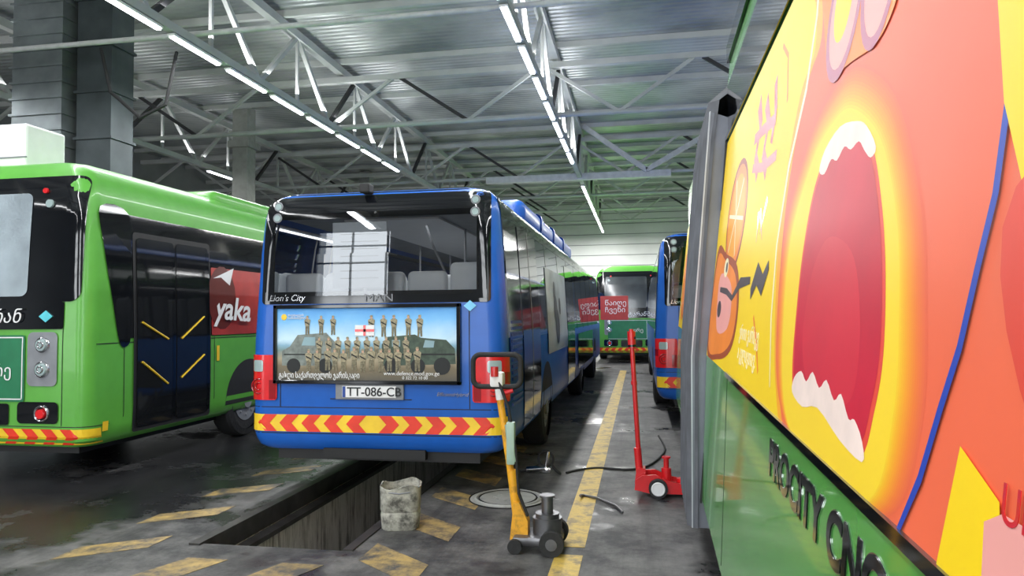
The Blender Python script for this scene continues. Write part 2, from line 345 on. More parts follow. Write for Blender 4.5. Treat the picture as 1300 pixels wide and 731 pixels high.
# ------------------------------------------------------------------ blue bus
def blue_bus(x,y,L,poster=False):
    e=empty('city_bus',(x,y,0))
    lv=[(.40,1.17,.07),(.44,1.22,.025),(.50,1.25,.01),(.56,1.265,0),(1.3,1.265,0),(1.45,1.262,.0),(1.86,1.24,.01),(2.3,1.215,.025),(2.62,1.19,.045),(2.72,1.17,.06),(2.79,1.135,.09),(2.84,1.08,.13),(2.875,1.0,.2),(2.89,.9,.3)]
    bus=Bus(lv,L,.17); bus.body(BLUE,e,open_rear=(1.86,2.63),open_side=(1.45,2.6))
    b=B(); R=lambda u,v:bus.rear(u,v,.008)
    b.grid(R,-1.13,1.13,2.60,2.865,24,6,.07); b.grid(R,-1.13,1.13,1.785,1.90,24,2,.04); b.grid(R,-1.13,-1.0,1.82,2.80,6,6); b.grid(R,1.0,1.13,1.82,2.80,6,6); b.make('rear_window_surround',BLK,e,True)
    b=B(); b.grid(lambda u,v:bus.rear(u,v,.013),-1.02,1.02,1.86,2.66,16,4,.09); b.make('rear_window',BGLASS,e)
    b=B(); b.box(-1.15,1.15,.1,L-.2,.95,1.0).box(-1.1,1.1,.25,L-.3,2.66,2.69); b.make('interior_liner',GREY,e)
    b=B()
    for i,cx in enumerate((-.86,-.43,0,.43,.86)):
        b.box(cx-.2,cx+.2,.30,.42,1.3,2.10+(.08 if cx>.8 else 0),.055,4)
    for j in range(1,5):
        for cx in (-.86,-.42,.42,.86): b.box(cx-.2,cx+.2,.5+j*1.1,.6+j*1.1,1.3,2.14,.045,3)
    b.make('seats',SEAT,e,True)
    b=B()
    for j in range(3):
        for cx in (-.55,.5): b.cyl((cx,1.6+j*1.6,1.0),(cx,1.6+j*1.6,2.66),.014,seg=8)
    b.pipe([(.25,.9,2.62),(.35,.8,2.4),(.5,.75,2.1)],.012); b.make('grab_poles',GREY,e)
    if poster:
        b=B(); b.box(-.5,.5,.5,6,2.635,2.655); b.make('saloon_fill_panel',WHITE,e)  # white panel added overhead to go with the fill light
        l=area('saloon_fill_light',(0,0,0),(0,0,0),.8,5,32,(.95,.98,1)); l.parent=e; l.location=(0,3.2,2.62)  # added fill light, brightens the seats behind the rear glass
        # pale sheet with grey lines just inside the rear window
        b=B(); b.box(-.42,.12,.045,.048,1.93,2.56); b.make('window_sheet',mat('pale_sheet',(.50,.54,.58),.7,var=.08),e)
        b=B()
        for i in range(7): b.box(-.34,.04,.042,.0445,2.02+i*.07,2.03+i*.07)
        b.make('sheet_lines',GREY,e)
    for sg in (1,-1):
        b=B(); b.grid(lambda u,v:bus.side(sg,u,v,.008),.32,L-.3,1.42,2.66,8,6); b.make('side_glazing',SGLASS,e)
        b=B(); b.grid(lambda u,v:bus.side(sg,u,v,.007),.2,L-.2,2.60,2.78,4,4)
        yy=.32; 
        while yy<L-.4: b.grid(lambda u,v:bus.side(sg,u,v,.011),yy,yy+.09,1.40,2.68,1,6); yy+=1.42
        b.grid(lambda u,v:bus.side(sg,u,v,.012),.2,.9,1.3,2.7,1,6)
        b.make('side_pillars',BLK,e)
        for yw in (2.9,L-2.7,) if L<14 else (2.9,8.6,L-2.7): arch(bus,e,yw,.56,sg); wheel(e,sg*1.27,yw,.48,.3,sg)
    for sg in (1,):
        b=B(); b.grid(lambda u,v:bus.side(sg,u,v,.014),.98,2.25,.5,2.6,2,8,.03)
        b.grid(lambda u,v:bus.side(sg,u,v,.014),5.6,6.9,.5,2.5,2,8,.03); b.grid(lambda u,v:bus.side(sg,u,v,.014),7.6,L-3.6,.62,1.3,2,8,.03); b.make('door_leaves',DGL,e)
        b=B(); b.grid(lambda u,v:bus.side(sg,u,v,.018),1.6,1.63,.5,2.6,1,6); b.make('door_seal',GREY,e)
        b=B(); 
        for i in range(14): p=bus.side(sg,0,.8+i*.06); b.box(p.x-.004,p.x+.012,.3,.85,.8+i*.06,.83+i*.06)
        b.make('engine_louvres',BLUED,e)
        b=B(); b.grid(lambda u,v:bus.side(sg,u,v,.016),3.0,5.5,1.15,2.3,4,6,.03); b.make('side_advert',mat('advert_white',(.42,.48,.50),.4,var=.1,scale=2,dirt=(.08,.12,.14),dirt_amt=.5,dirt_scale=1.2),e)
        b=B()
        for (cy,cz,r) in ((3.9,2.0,.14),(3.95,1.75,.2),(4.1,1.5,.24),(4.5,1.8,.12)):
            b.face([bus.side(sg,cy+r*math.cos(a*.52),cz+r*1.1*math.sin(a*.52),.02) for a in range(12)])
        b.make('advert_climber',mat('climber_dark',(.05,.06,.07),.5),e)
    b=B(); b.box(.25,1.0,2.8,min(9.4,L-2),2.86,3.20,.13,5)
    for yy in (4.4,6.0,7.6): b.box(.23,1.02,yy,yy+.05,2.86,3.21,.1,4)
    b.make('roof_pod',BLUE,e,True)
    b=B(); b.box(-.9,.1,3.0,6.0,2.86,3.1,.08,3); b.make('roof_air_unit',GREY,e,True)
    chevrons(bus,e,.575,.735,1.30)
    for sg in (-1,1):
        b=B(); b.grid(lambda u,v:bus.rear(sg*u,v,.016),.96,1.34,.87,1.30,18,5,.03); b.make('tail_lamp_housing',RED,e,True)
        b=B(); b.grid(lambda u,v:bus.rear(sg*u,v,.02),.97,1.04,.88,1.06,4,3); b.grid(lambda u,v:bus.rear(sg*u,v,.02),1.24,1.34,1.04,1.14,5,3); b.make('tail_lamp_dark',REDD,e)
        c=bus.rear(sg*1.15,1.0,.016); b=B(); b.torus(c,.07,.008); b.torus(c,.035,.007); b.make('tail_lamp_rings',REDD,e,True)
        b=B(); b.grid(lambda u,v:bus.rear(sg*u,v,.022),1.10,1.22,1.14,1.25,4,3,.02); b.make('reverse_lamp',LENS,e,True)
        for zz in (2.735,2.62):
            disc(e,'marker_lamp',bus.rear(sg*.985,zz,.008),.034,LENS,.012); b=B(); b.torus(bus.rear(sg*.985,zz,.012),.04,.007); b.make('marker_rings',GREY,e,True)
    b=B(); 
    for z in (.80,.555): b.grid(lambda u,v:bus.rear(u,v,.002),-1.3,1.3,z,z+.008,40,1)
    b.box(-.42,.38,-.008,.02,.885,.892)
    for xx in (-.93,.93): b.box(xx-.004,xx+.004,-.004,.02,.81,1.78)
    b.make('panel_seams',BLKM,e)
    b=B(); b.box(-1.0,1.0,.1,L-.4,.3,.42); b.box(-.5,.5,.02,.5,.33,.42); b.make('underbody',BLKM,e)
    b=B(); b.box(-.36,.31,-.03,.0,.885,1.03,.008); b.make('plate_holder',GREY,e)
    b=B(); b.box(-.29,.24,-.036,-.02,.905,1.012,.004); b.make('licence_plate',WHITE,e)
    text('TT-086-CB',.115,(-.24,-.039,.922),(1,0,0),(0,0,1),mat('plate_black',(.01,.01,.012),.5),e,'plate_letters',bold=.001)
    b=B(); b.box(-.285,-.255,-.0375,-.03,.908,1.009); b.make('plate_band',BLUED,e)
    text("Lion's City",.085,(-1.05,bus.rear(0,1.83).y-.012,1.815),(1,0,0),(0,0,1),CHROME,e,'badge',shear=.3)
    text("EfficientHybrid",.05,(.62,-.012,.925),(1,0,0),(0,0,1),CHROME,e,'badge_low',shear=.3)
    text("MAN",.10,(-.08,bus.rear(0,1.85).y-.012,1.80),(1,0,0),(0,0,1),GREY,e,'maker_badge',sx=1.3)
    b=B(); b.prism([(.94,-.012,1.70),(1.0,-.012,1.75),(.94,-.012,1.80),(.88,-.012,1.75)],(0,.01,0)); b.make('fuel_badge',mat('badge_blue',(.2,.6,.9),.3),e)
    b=B(); b.box(-.13,-.03,-.02,.12,2.83,2.92,.015); b.make('rear_camera',BLKM,e)
    if poster:
        b=B(); x0,x1,z0,z1=-.985,.855,1.03,1.775; t=.035
        b.box(x0,x1,-.05,.0,z0,z0+t,.005).box(x0,x1,-.05,.0,z1-t,z1,.005).box(x0,x0+t,-.05,.0,z0,z1,.005).box(x1-t,x1,-.05,.0,z0,z1,.005); b.make('poster_frame',BLK,e)
        m,nt,p=_nt('army_poster'); N=nt.nodes; Lk=nt.links
        tc=N.new('ShaderNodeTexCoord'); sp=N.new('ShaderNodeSeparateXYZ'); Lk.new(tc.outputs['Object'],sp.inputs[0])
        no=N.new('ShaderNodeTexNoise'); no.inputs['Scale'].default_value=5; no.inputs['Detail'].default_value=6; Lk.new(tc.outputs['Object'],no.inputs['Vector'])
        ma=N.new('ShaderNodeMath'); ma.operation='MULTIPLY_ADD'; ma.inputs[1].default_value=.14; Lk.new(no.outputs[0],ma.inputs[0]); Lk.new(sp.outputs[2],ma.inputs[2])
        mr=N.new('ShaderNodeMapRange'); mr.inputs[1].default_value=z0+.07; mr.inputs[2].default_value=z1+.07; Lk.new(ma.outputs[0],mr.inputs[0])
        cr=N.new('ShaderNodeValToRGB'); el=cr.color_ramp.elements
        el[0].position=0; el[0].color=(.10,.10,.09,1); el[1].position=1; el[1].color=(.09,.33,.78,1)
        for ps,c in ((.2,(.22,.18,.12,1)),(.3,(.42,.36,.25,1)),(.40,(.20,.30,.30,1)),(.48,(.28,.48,.62,1)),(.56,(.62,.82,.95,1)),(.8,(.24,.55,.90,1))):
            q=el.new(ps); q.color=c
        Lk.new(mr.outputs[0],cr.inputs[0]); Lk.new(cr.outputs[0],p.inputs['Base Color']); p.inputs['Roughness'].default_value=.5; p.inputs['Specular IOR Level'].default_value=.15
        b=B(); b.box(x0+t,x1-t,-.03,-.0,z0+t,z1-t); b.make('poster_print',m,e)
        Yp=-.0315
        AV=mat('print_vehicle',(.055,.085,.06),.6,var=.3,scale=20); AT=mat('print_jeep',(.20,.23,.21),.6,var=.3,scale=20); DK=mat('print_dark',(.012,.014,.014),.6); WN=mat('print_window',(.25,.38,.42),.6)
        F=lambda pts,o=0:[(a,Yp-o,c) for a,c in pts]
        b=B(); b.face(F([(.1,1.2),(.1,1.4),(.16,1.47),(.42,1.49),(.48,1.46),(.72,1.44),(.80,1.36),(.81,1.22)])); b.make('print_truck',AV,e)
        b=B(); b.face(F([(-.90,1.2),(-.90,1.34),(-.82,1.38),(-.74,1.49),(-.45,1.51),(-.36,1.42),(-.34,1.2)])); b.make('print_jeep',AT,e)
        b=B()
        for cx,cz,r in ((.2,1.2,.075),(.45,1.2,.07),(.68,1.2,.08),(-.78,1.2,.07),(-.46,1.2,.07)): b.face([(cx+r*math.cos(i*.4189),Yp-.001,cz+r*math.sin(i*.4189)) for i in range(15)])
        b.face(F([(.12,1.30),(.80,1.30),(.80,1.315),(.12,1.315)],.001)); b.face(F([(-.88,1.3),(-.38,1.3),(-.38,1.312),(-.88,1.312)],.001)); b.make('print_wheels',DK,e)
        b=B(); b.face(F([(.5,1.37),(.6,1.37),(.61,1.43),(.52,1.44)],.0012)); b.face(F([(.2,1.38),(.28,1.38),(.28,1.44),(.2,1.44)],.0012)); b.face(F([(-.7,1.39),(-.56,1.39),(-.56,1.47),(-.67,1.47)],.0012)); b.make('print_windows',WN,e)
        body=B(); skin=B(); legs=B(); dk=B(); Y2=Yp-.003
        def soldier(cx,z,h):
            s=h/1.0
            w=.15*s
            legs.face([(cx-w*.75,Y2,z),(cx-w*.2,Y2,z),(cx,Y2,z+.4*s),(cx+w*.2,Y2,z),(cx+w*.75,Y2,z),(cx+w*.72,Y2,z+.5*s),(cx-w*.72,Y2,z+.5*s)])
            body.face([(cx-w*.75,Y2-.001,z+.46*s),(cx+w*.75,Y2-.001,z+.46*s),(cx+w*.95,Y2-.001,z+.6*s),(cx+w*1.15,Y2-.001,z+.78*s),(cx+w*.5,Y2-.001,z+.85*s),(cx-w*.5,Y2-.001,z+.85*s),(cx-w*1.15,Y2-.001,z+.78*s),(cx-w*.95,Y2-.001,z+.6*s)])
            skin.face([(cx+.062*s*math.cos(i*.6283),Y2-.002,z+.91*s+.08*s*math.sin(i*.6283)) for i in range(10)])
            body.face([(cx-.075*s,Y2-.003,z+.93*s),(cx+.075*s,Y2-.003,z+.93*s),(cx+.05*s,Y2-.003,z+1.01*s),(cx-.05*s,Y2-.003,z+1.01*s)])
            dk.face([(cx-w*.9,Y2-.0035,z+.66*s),(cx-w*.8,Y2-.0035,z+.72*s),(cx+w*.9,Y2-.0035,z+.58*s),(cx+w*.8,Y2-.0035,z+.53*s)])
        for i in range(10): soldier(-.52+.095*i,1.27,.20)
        for i in range(13): soldier(-.62+.088*i+random.uniform(-.012,.012),1.15+random.uniform(-.01,.01),.215+random.uniform(-.01,.01))
        for cx in (-.64,-.5,-.38): soldier(cx,1.49,.18)
        for cx in (.0,.12,.22,.36,.47): soldier(cx,1.47,.20)
        body.make('print_soldier_jackets',mat('print_camo',(.33,.29,.19),.7,var=.45,scale=60),e); legs.make('print_soldier_legs',mat('print_camo2',(.19,.17,.11),.7,var=.45,scale=60),e); skin.make('print_soldier_faces',mat('print_skin',(.55,.34,.24),.7),e); dk.make('print_soldier_rifles',DK,e)
        b=B(); b.face([(x,Y2-.004,z) for x,z in ((-.16,1.48),(.03,1.48),(.03,1.58),(-.16,1.58))]); b.make('print_flag',WHITE,e)
        b=B(); b.face([(x,Y2-.006,z) for x,z in ((-.16,1.518),(.03,1.518),(.03,1.542),(-.16,1.542))]); b.face([(x,Y2-.006,z) for x,z in ((-.077,1.48),(-.053,1.48),(-.053,1.58),(-.077,1.58))]); b.make('print_flag_cross',RED,e)
        text('გახდი საქართველოს ჯარისკაცი',.078,(-.93,-.036,1.085),(1,0,0),(0,0,1),WHITE,e,'poster_title',sx=.62,bold=.0008)
        text('www.defence.mod.gov.ge',.052,(.12,-.036,1.115),(1,0,0),(0,0,1),WHITE,e,'poster_web')
        text('0 322 72 10 00',.04,(.3,-.036,1.078),(1,0,0),(0,0,1),WHITE,e,'poster_phone')
        disc(e,'poster_emblem',(-.88,-.031,1.66),.03,CHY,.003)
        text('თავდაცვის\nსამინისტრო',.028,(-.84,-.034,1.67),(1,0,0),(0,0,1),WHITE,e,'poster_ministry')
    return e
blue_bus(-2.465,6.32,15.5,True)
blue_bus(1.50,10.75,12)
# ------------------------------------------------------------------ green bus
def green_bus(x,y,L=12,unit=False):
    e=empty('city_bus',(x,y,0))
    lv=[(.36,1.2,.06),(.42,1.255,.01),(.56,1.27,0),(1.4,1.27,0),(2.0,1.255,.02),(2.6,1.235,.05),(2.90,1.215,.07),(3.06,1.17,.10),(3.20,1.08,.15),(3.31,.95,.22),(3.37,.7,.4)]
    bus=Bus(lv,L,.16); bus.body(GREEN,e)
    b=B(); R=lambda u,v:bus.rear(u,v,.01)
    b.grid(R,-1.16,1.16,1.84,3.16,40,6,.12); b.make('rear_glass_surround',BLK,e,True)
    b=B(); b.grid(lambda u,v:bus.rear(u,v,.016),-.9,.54,1.90,2.98,16,4,.08); b.make('rear_window',mat('rear_window_pale',(.34,.40,.44) if unit else (.05,.06,.065),.1,coat=.5,var=.3,scale=1.5),e)
    b=B(); b.grid(lambda u,v:bus.rear(u,v,.012),-1.0,.98,1.56,1.84,30,2,.03); b.make('name_panel',BLK,e,True)
    text('ტარან',.19,(-.12,-.03,1.63),(1,0,0),(0,0,1),WHITE,e,'name_letters',shear=.25)
    b=B(); b.prism([(.78,-.016,1.63),(.86,-.016,1.69),(.78,-.016,1.75),(.70,-.016,1.69)],(0,.01,0)); b.make('fuel_badge',mat('badge_cyan',(.1,.6,.7),.3),e)
    b=B(); b.grid(lambda u,v:bus.rear(u,v,.014),-.8,.54,.82,1.5,10,2,.03); b.make('rear_advert',DGREEN,e)
    b=B(); 
    for z in (.84,1.47): b.grid(lambda u,v:bus.rear(u,v,.017),-.78,.52,z,z+.012,10,1)
    b.grid(lambda u,v:bus.rear(u,v,.017),.508,.52,.84,1.48,1,4); b.make('advert_border',WHITE,e)
    text('ადრე',.17,(-.08,-.022,1.08),(1,0,0),(0,0,1),WHITE,e,'advert_letters')
    for sg in (-1,1):
        b=B(); b.grid(lambda u,v:bus.rear(sg*u,v,.012),.57,.92,.98,1.53,8,6,.06); b.make('lamp_cluster',GREY,e,True)
        for zz,r in ((1.40,.075),(1.15,.08)):
            c=bus.rear(sg*.75,zz,.014); disc(e,'lamp',c,r*.8,LENS,.03); b=B(); b.torus(c,r*.9,.016); b.torus(c+V((0,-.03,0)),r*.4,.01); b.make('lamp_ring',CHROME,e,True)
        b=B(); b.grid(lambda u,v:bus.rear(sg*u,v,.012),.46,.94,.60,.82,8,4,.05); b.make('lower_lamp_recess',BLK,e)
        c=bus.rear(sg*.75,.70,.014); disc(e,'fog_lamp',c,.05,RED,.025); b=B(); b.torus(c,.075,.014); b.make('fog_ring',CHROME,e,True)
        disc(e,'top_marker',bus.rear(sg*.68,3.0,.01),.03,RED,.02); disc(e,'top_marker',bus.rear(sg*.75,2.86,.01),.045,LENS,.02)
    b=B(); b.grid(lambda u,v:bus.rear(u,v,.012),-.36,.36,.58,.80,10,2,.03); b.make('lower_grille',BLK,e)
    chevrons(bus,e,.385,.545,1.38)
    b=B(); b.grid(lambda u,v:bus.rear(u,v,.004),-1.5,1.5,.565,.573,50,1); b.grid(lambda u,v:bus.rear(u,v,.004),.97,.978,.58,1.85,1,6); b.make('panel_seams',BLKM,e)
    for sg in (1,-1):
        S=lambda u,v:bus.side(sg,u,v,.008)
        b=B(); b.grid(S,.45,L-.25,1.45,2.80,30,8,.12); b.make('side_glass_band',DGL,e,True)
        b=B(); pts=smooth([(-.02+.2,2.84),(.6,2.8),(.62,2.2),(.60,1.5),(.52,1.36),(.42,1.42),(.34,1.8),(.22,2.4)],4); b.face([bus.side(sg,p,q,.012) for p,q in pts]); b.make('quarter_glass',BLK,e)
        b=B(); b.grid(lambda u,v:bus.side(sg,u,v,.014),.64,2.06,.42,2.62,3,8,.04); b.make('door_frame',BLKM,e)
        b=B()
        for d0 in (.69,1.37): b.grid(lambda u,v:bus.side(sg,u,v,.022),d0,d0+.64,.47,2.56,3,8,.05)
        b.make('door_glass',DGL,e,True)
        b=B()
        for d0 in (.69,1.37): b.grid(lambda u,v:bus.side(sg,u,v,.024),d0+.6,d0+.66,.5,2.5,1,6)
        b.make('door_edges',BLK,e)
        b=B()
        for (a,c,d,f) in ((.76,1.62,1.2,1.42),(.76,1.18,1.2,.9),(1.45,1.42,1.9,1.68),(1.45,.95,1.9,1.2)): b.cyl(bus.side(sg,a,c,.03),bus.side(sg,d,f,.03),.011,seg=8)
        b.make('door_handrails',CHY,e)
        b=B(); b.grid(lambda u,v:bus.side(sg,u,v,.016),2.08,3.6,1.44,2.32,3,3,.02); b.make('side_advert',mat('advert_red',(.42,.035,.03),.35,var=.3,scale=2),e)
        b=B(); b.face([bus.side(sg,2.32+.32*math.cos(i*.35),1.93+.42*math.sin(i*.35),.019) for i in range(18)]); b.make('advert_berry',mat('berry',(.12,.015,.012),.3),e)
        pp=[bus.side(sg,*q,.02) for q in ((2.12,2.18),(2.6,2.34),(2.5,2.1),(2.3,2.2))]; b=B(); b.face(pp); b.make('advert_leaf',WHITE,e)
        if sg>0: text('yaka',.44,bus.side(sg,2.14,1.66,.024),(0,1,0),(-.03,.12,1),WHITE,e,'advert_word',shear=.25,bold=.008)
        for yw in (3.0,L-2.7): arch(bus,e,yw,.58,sg); wheel(e,sg*1.26,yw,.49,.3,sg)
        b=B(); b.grid(lambda u,v:bus.side(sg,u,v,.006),.1,L-.2,1.40,1.408,10,1)
        for yy in (.5,2.15,3.75,5.2,6.7,8.2): b.grid(lambda u,v:bus.side(sg,u,v,.006),yy,yy+.01,.4,1.42,1,4)
        b.make('side_seams',BLKM,e)
        b=B(); b.grid(lambda u,v:bus.side(sg,u,v,.01),2.2,2.26,1.1,1.3,1,1); b.grid(lambda u,v:bus.side(sg,u,v,.01),.2,.28,.5,.6,1,1); b.make('side_reflector',CHY,e)
    b=B(); b.box(-1.05,1.05,.15,L-.4,.28,.4); b.make('underbody',BLKM,e)
    b=B(); b.box(-.9,.98,2.6,6.2,3.15,3.45,.12,4); b.make('roof_tank_fairing',GREEN,e,True)
    if unit:
        b=B(); b.box(-1.2,-.45,.95,1.55,3.25,4.02,.03); b.make('roof_service_box',WHITE,e)
        b=B(); b.box(-1.21,-.44,.94,.96,3.6,3.615); b.box(-.83,-.82,.94,.96,3.3,3.98); b.make('service_box_seams',GREY,e)
    else:
        b=B(); b.grid(lambda u,v:bus.rear(u,v,.02),-1.05,-.1,1.50,2.32,8,3,.03); b.make('rear_red_advert',mat('rear_red',(.42,.035,.03),.4),e)
        text('წაიღე\nჩვენი',.24,(-.9,-.03,2.0),(1,0,0),(0,0,1),WHITE,e,'rear_red_words')
    return e
green_bus(-6.75,6.3,12,True)
green_bus(-.28,24.6,12)
# ------------------------------------------------------------------ right articulated bus
yw=math.radians(1.05);pt=math.radians(.8)
Ld=V((math.sin(yw)*math.cos(pt),math.cos(yw)*math.cos(pt),math.sin(pt))); Wd=V((math.cos(yw),-math.sin(yw),0)); Td=Wd.cross(Ld)
M=Matrix((Wd,Ld,Td)).transposed().to_4x4(); M.translation=V((0,0,1.65))-Td*1.65
rbus=empty('articulated_bus',M=M)
def WU(z): return .345+.112*(z-1.31)
def WL(z): return .345-.0495*(1.31-z)
def prof(l0,l1,name,m,dx=0,top=3.34):
    P=[(WL(.32)+.03,.30),(WL(.36),.36),(.345,1.31),(WU(2.72),2.72),(WU(2.72)+.01,2.76),(.515,3.1),(.53,3.26),(.6,top),(2.5,top),(2.62,3.2),(2.68,2.8),(2.82,1.3),(2.82,.3)]
    b=B(); b.prism([(a+dx,l0,z) for a,z in P],(0,l1-l0,0)); return b.make(name,m,rbus)
prof(-7,4.9,'front_section_body',GREEN2); prof(6.15,10.3,'rear_section_body',GREEN2,.0,3.2)
def A(l,z,off):
    off*=.16
    return V((WU(z)-off,l,z)) if z>=1.31 else V((WL(z)-off,l,z))
sc=.965
def art(pts,m,off,name,sm=True,n=5):
    pts=[(l*sc,1.65+(z-1.65)*sc) for l,z in pts]
    if sm: pts=smooth(pts,n)
    b=B(); pts=[(l,min(max(z,1.312),2.715)) for l,z in pts]
    b.face([A(l,z,off) for l,z in pts]); 
    bmesh.ops.triangulate(b.bm,faces=b.bm.faces)
    return b.make(name,m,rbus)
def am(n,c,var=.06,scale=2): return mat(n,c,.45,var=var,scale=scale,spec=.3)
AY=am('ad_yellow',(.98,.66,.01),.05,1.5); AYO=am('ad_amber',(.98,.40,.02))
AC=am('ad_coral',(.86,.145,.062),.14,1.2); ACD=am('ad_coral_deep',(.78,.07,.04),.1); ACR=am('ad_crimson',(.62,.012,.04),.14,3)
AO=am('ad_orange',(.95,.26,.03),.1,3); AT=am('ad_teeth',(.92,.74,.66),.08,10); ABL=am('ad_blue',(.02,.06,.42)); AW=am('ad_cream',(.95,.85,.55)); AM=am('ad_mauve',(.50,.16,.24)); AG=am('ad_charcoal',(.07,.05,.06)); APK=am('ad_pink',(.88,.38,.34)); ABR=am('ad_brown',(.38,.07,.02))
b=B(); b.face([A(-7,1.313,.002),A(4.9,1.313,.002),A(4.9,2.715,.002),A(-7,2.715,.002)]); b.make('advert_ground',AY,rbus)
art([(2.6,2.8),(2.30,2.6),(2.2,2.40),(2.37,2.31),(2.50,2.06),(2.51,1.80),(2.42,1.55),(2.32,1.40),(2.12,1.27),(1.59,1.2),(1.02,1.2),(.5,1.2),(-1,1.2),(-1,2.0),(-.6,2.9),(1.2,2.9)],AYO,.004,'advert_face_edge')
art([(2.5,2.8),(2.22,2.6),(2.12,2.40),(2.27,2.31),(2.42,2.06),(2.44,1.80),(2.36,1.55),(2.26,1.40),(2.06,1.27),(1.59,1.2),(1.02,1.2),(.5,1.2),(-1,1.2),(-1,2.0),(-.6,2.9),(1.2,2.9)],AC,.005,'advert_face')
lip=[(1.69,2.12),(1.43,1.99),(1.27,1.80),(1.21,1.63),(1.19,1.48),(1.25,1.33),(1.47,1.27),(1.90,1.28),(2.18,1.37),(2.31,1.57),(2.33,1.86),(2.10,2.07),(1.88,2.13)]
cols=[(0,(.86,.145,.062)),(.3,(.93,.22,.04)),(.6,(.97,.36,.025)),(.8,(.98,.5,.02)),(1,(.99,.68,.03))]
cx,cz=1.72,1.68; NL=14
for i in range(NL):
    t=i/(NL-1); k=1.14-.22*t
    for (ta,ca),(tb,cb) in zip(cols[:-1],cols[1:]):
        if t<=tb+1e-6: q=(t-ta)/(tb-ta); c=tuple(ca[j]+(cb[j]-ca[j])*q for j in range(3)); break
    art([(cx+(a-cx)*k,cz+(d-cz)*(k if d>cz else 1.0)) for a,d in lip],am('ad_lip_%d'%i,c,.03),.0065+.001*i,'advert_lip_tone_%d'%i)
mouth=[(1.63,2.02),(1.50,1.96),(1.40,1.83),(1.34,1.70),(1.31,1.56),(1.33,1.46),(1.38,1.375),(1.53,1.40),(1.74,1.44),(1.99,1.40),(2.07,1.47),(2.09,1.62),(2.08,1.79),(2.02,1.94),(1.92,2.02),(1.78,2.055)]
art(mouth,ACD,.021,'advert_mouth_rim')
cx,cz=1.71,1.7
art([(cx+(a-cx)*.95,cz+(c-cz)*.95) for a,c in mouth],ACR,.0225,'advert_mouth')
art([(1.72,1.80),(1.55,1.74),(1.46,1.6),(1.47,1.47),(1.6,1.44),(1.85,1.45),(1.97,1.55),(1.95,1.70),(1.85,1.79)],am('ad_tongue',(.70,.025,.05),.1),.0232,'advert_tongue')
up=[(1.965,1.995),(1.90,1.975),(1.84,2.0),(1.78,1.985),(1.72,2.005),(1.66,1.985),(1.60,1.99),(1.55,1.96),(1.50,1.935),(1.47,1.95),(1.55,2.01),(1.63,2.04),(1.78,2.065),(1.92,2.04)]
art(up,AT,.024,'advert_teeth_upper',n=3)
lo=[(2.04,1.41),(2.03,1.45),(1.95,1.475),(1.88,1.455),(1.82,1.485),(1.74,1.455),(1.68,1.48),(1.60,1.445),(1.55,1.465),(1.48,1.425),(1.44,1.43),(1.38,1.40),(1.37,1.365),(1.53,1.375),(1.74,1.41),(1.9,1.39)]
art(lo,AT,.024,'advert_teeth_lower',n=3)
def stroke(pts,w,m,off,name):
    pts=[(l*sc,1.65+(z-1.65)*sc) for l,z in pts]; b=B()
    L_=[];R_=[]
    for i,p in enumerate(pts):
        a=V(pts[max(0,i-1)]); c=V(pts[min(len(pts)-1,i+1)]); d=(c-a).normalized(); n=V((-d.y,d.x))
        ww=w if not isinstance(w,(list,tuple)) else w[i]
        L_.append(V(p)+n*ww/2); R_.append(V(p)-n*ww/2)
    for i in range(len(pts)-1):
        b.face([A(q.x,min(max(q.y,1.312),2.715),off) for q in (L_[i],L_[i+1],R_[i+1],R_[i])])
    return b.make(name,m,rbus)
stroke([(.94,1.90),(.95,1.78),(.98,1.69),(1.01,1.59),(1.05,1.51),(1.10,1.40),(1.17,1.27)],.016,ABL,.024,'advert_blue_line')
art([(1.02,1.2),(.98,1.47),(.87,1.43),(.84,1.30),(.8,1.2)],AY,.0245,'advert_yellow_wedge',False)
art([(1.0,2.05),(.95,1.89),(.88,1.77),(.6,1.72),(.4,2.1),(.4,2.8),(1.12,2.8)],AY,.0245,'advert_yellow_corner',False)
art([(.90,1.78),(.80,1.5),(.4,1.3),(-.5,1.3),(-.5,1.8),(.4,1.85)],ACD,.025,'advert_red_swirl')
art([(.90,1.40),(.86,1.42),(.4,1.42),(.4,1.25),(.89,1.27)],APK,.0265,'advert_pink_corner',False)
def circ(l,z,rl,rz,n=28): return [(l+rl*math.cos(2*math.pi*i/n),z+rz*math.sin(2*math.pi*i/n)) for i in range(n+1)]
art([(2.12,2.62),(2.05,2.36),(1.93,2.24),(1.72,2.2),(1.5,2.18),(1.4,2.3),(1.5,2.65)],AO,.0215,'advert_eye_patch')
art(circ(1.86,2.38,.15,.16)[:-1],APK,.0225,'advert_eye',True,1); art(circ(1.56,2.36,.12,.17)[:-1],APK,.0225,'advert_eye_b',True,1)
art(circ(1.87,2.40,.09,.1)[:-1],AY,.0235,'advert_pupil',True,1); art(circ(1.56,2.38,.07,.1)[:-1],AY,.0235,'advert_pupil_b',True,1)
stroke(circ(1.86,2.38,.155,.165),.03,AM,.0245,'advert_glasses'); stroke(circ(1.56,2.36,.125,.175),.026,AM,.0245,'advert_glasses_b')
stroke([(2.25,2.75),(2.22,2.5),(2.28,2.30),(2.46,2.1),(2.55,1.85),(2.52,1.6),(2.42,1.38)],[.02,.025,.03,.03,.025,.02,.01],AW,.0055,'advert_white_outline')
stroke([(3.42,2.58),(3.30,2.45),(3.38,2.32),(3.25,2.22)],.09,REDP,.006,'advert_scrawl'); stroke([(3.18,2.52),(3.05,2.40),(3.12,2.28),(2.98,2.18)],.08,REDP,.007,'advert_scrawl_b'); stroke([(3.48,2.42),(3.2,2.40),(2.85,2.36)],.05,REDP,.008,'advert_scrawl_c'); stroke([(2.95,2.54),(2.88,2.40),(2.92,2.28)],.06,REDP,.007,'advert_scrawl_d'); stroke([(3.45,2.28),(3.1,2.22),(2.75,2.2)],.04,REDP,.009,'advert_scrawl_e')
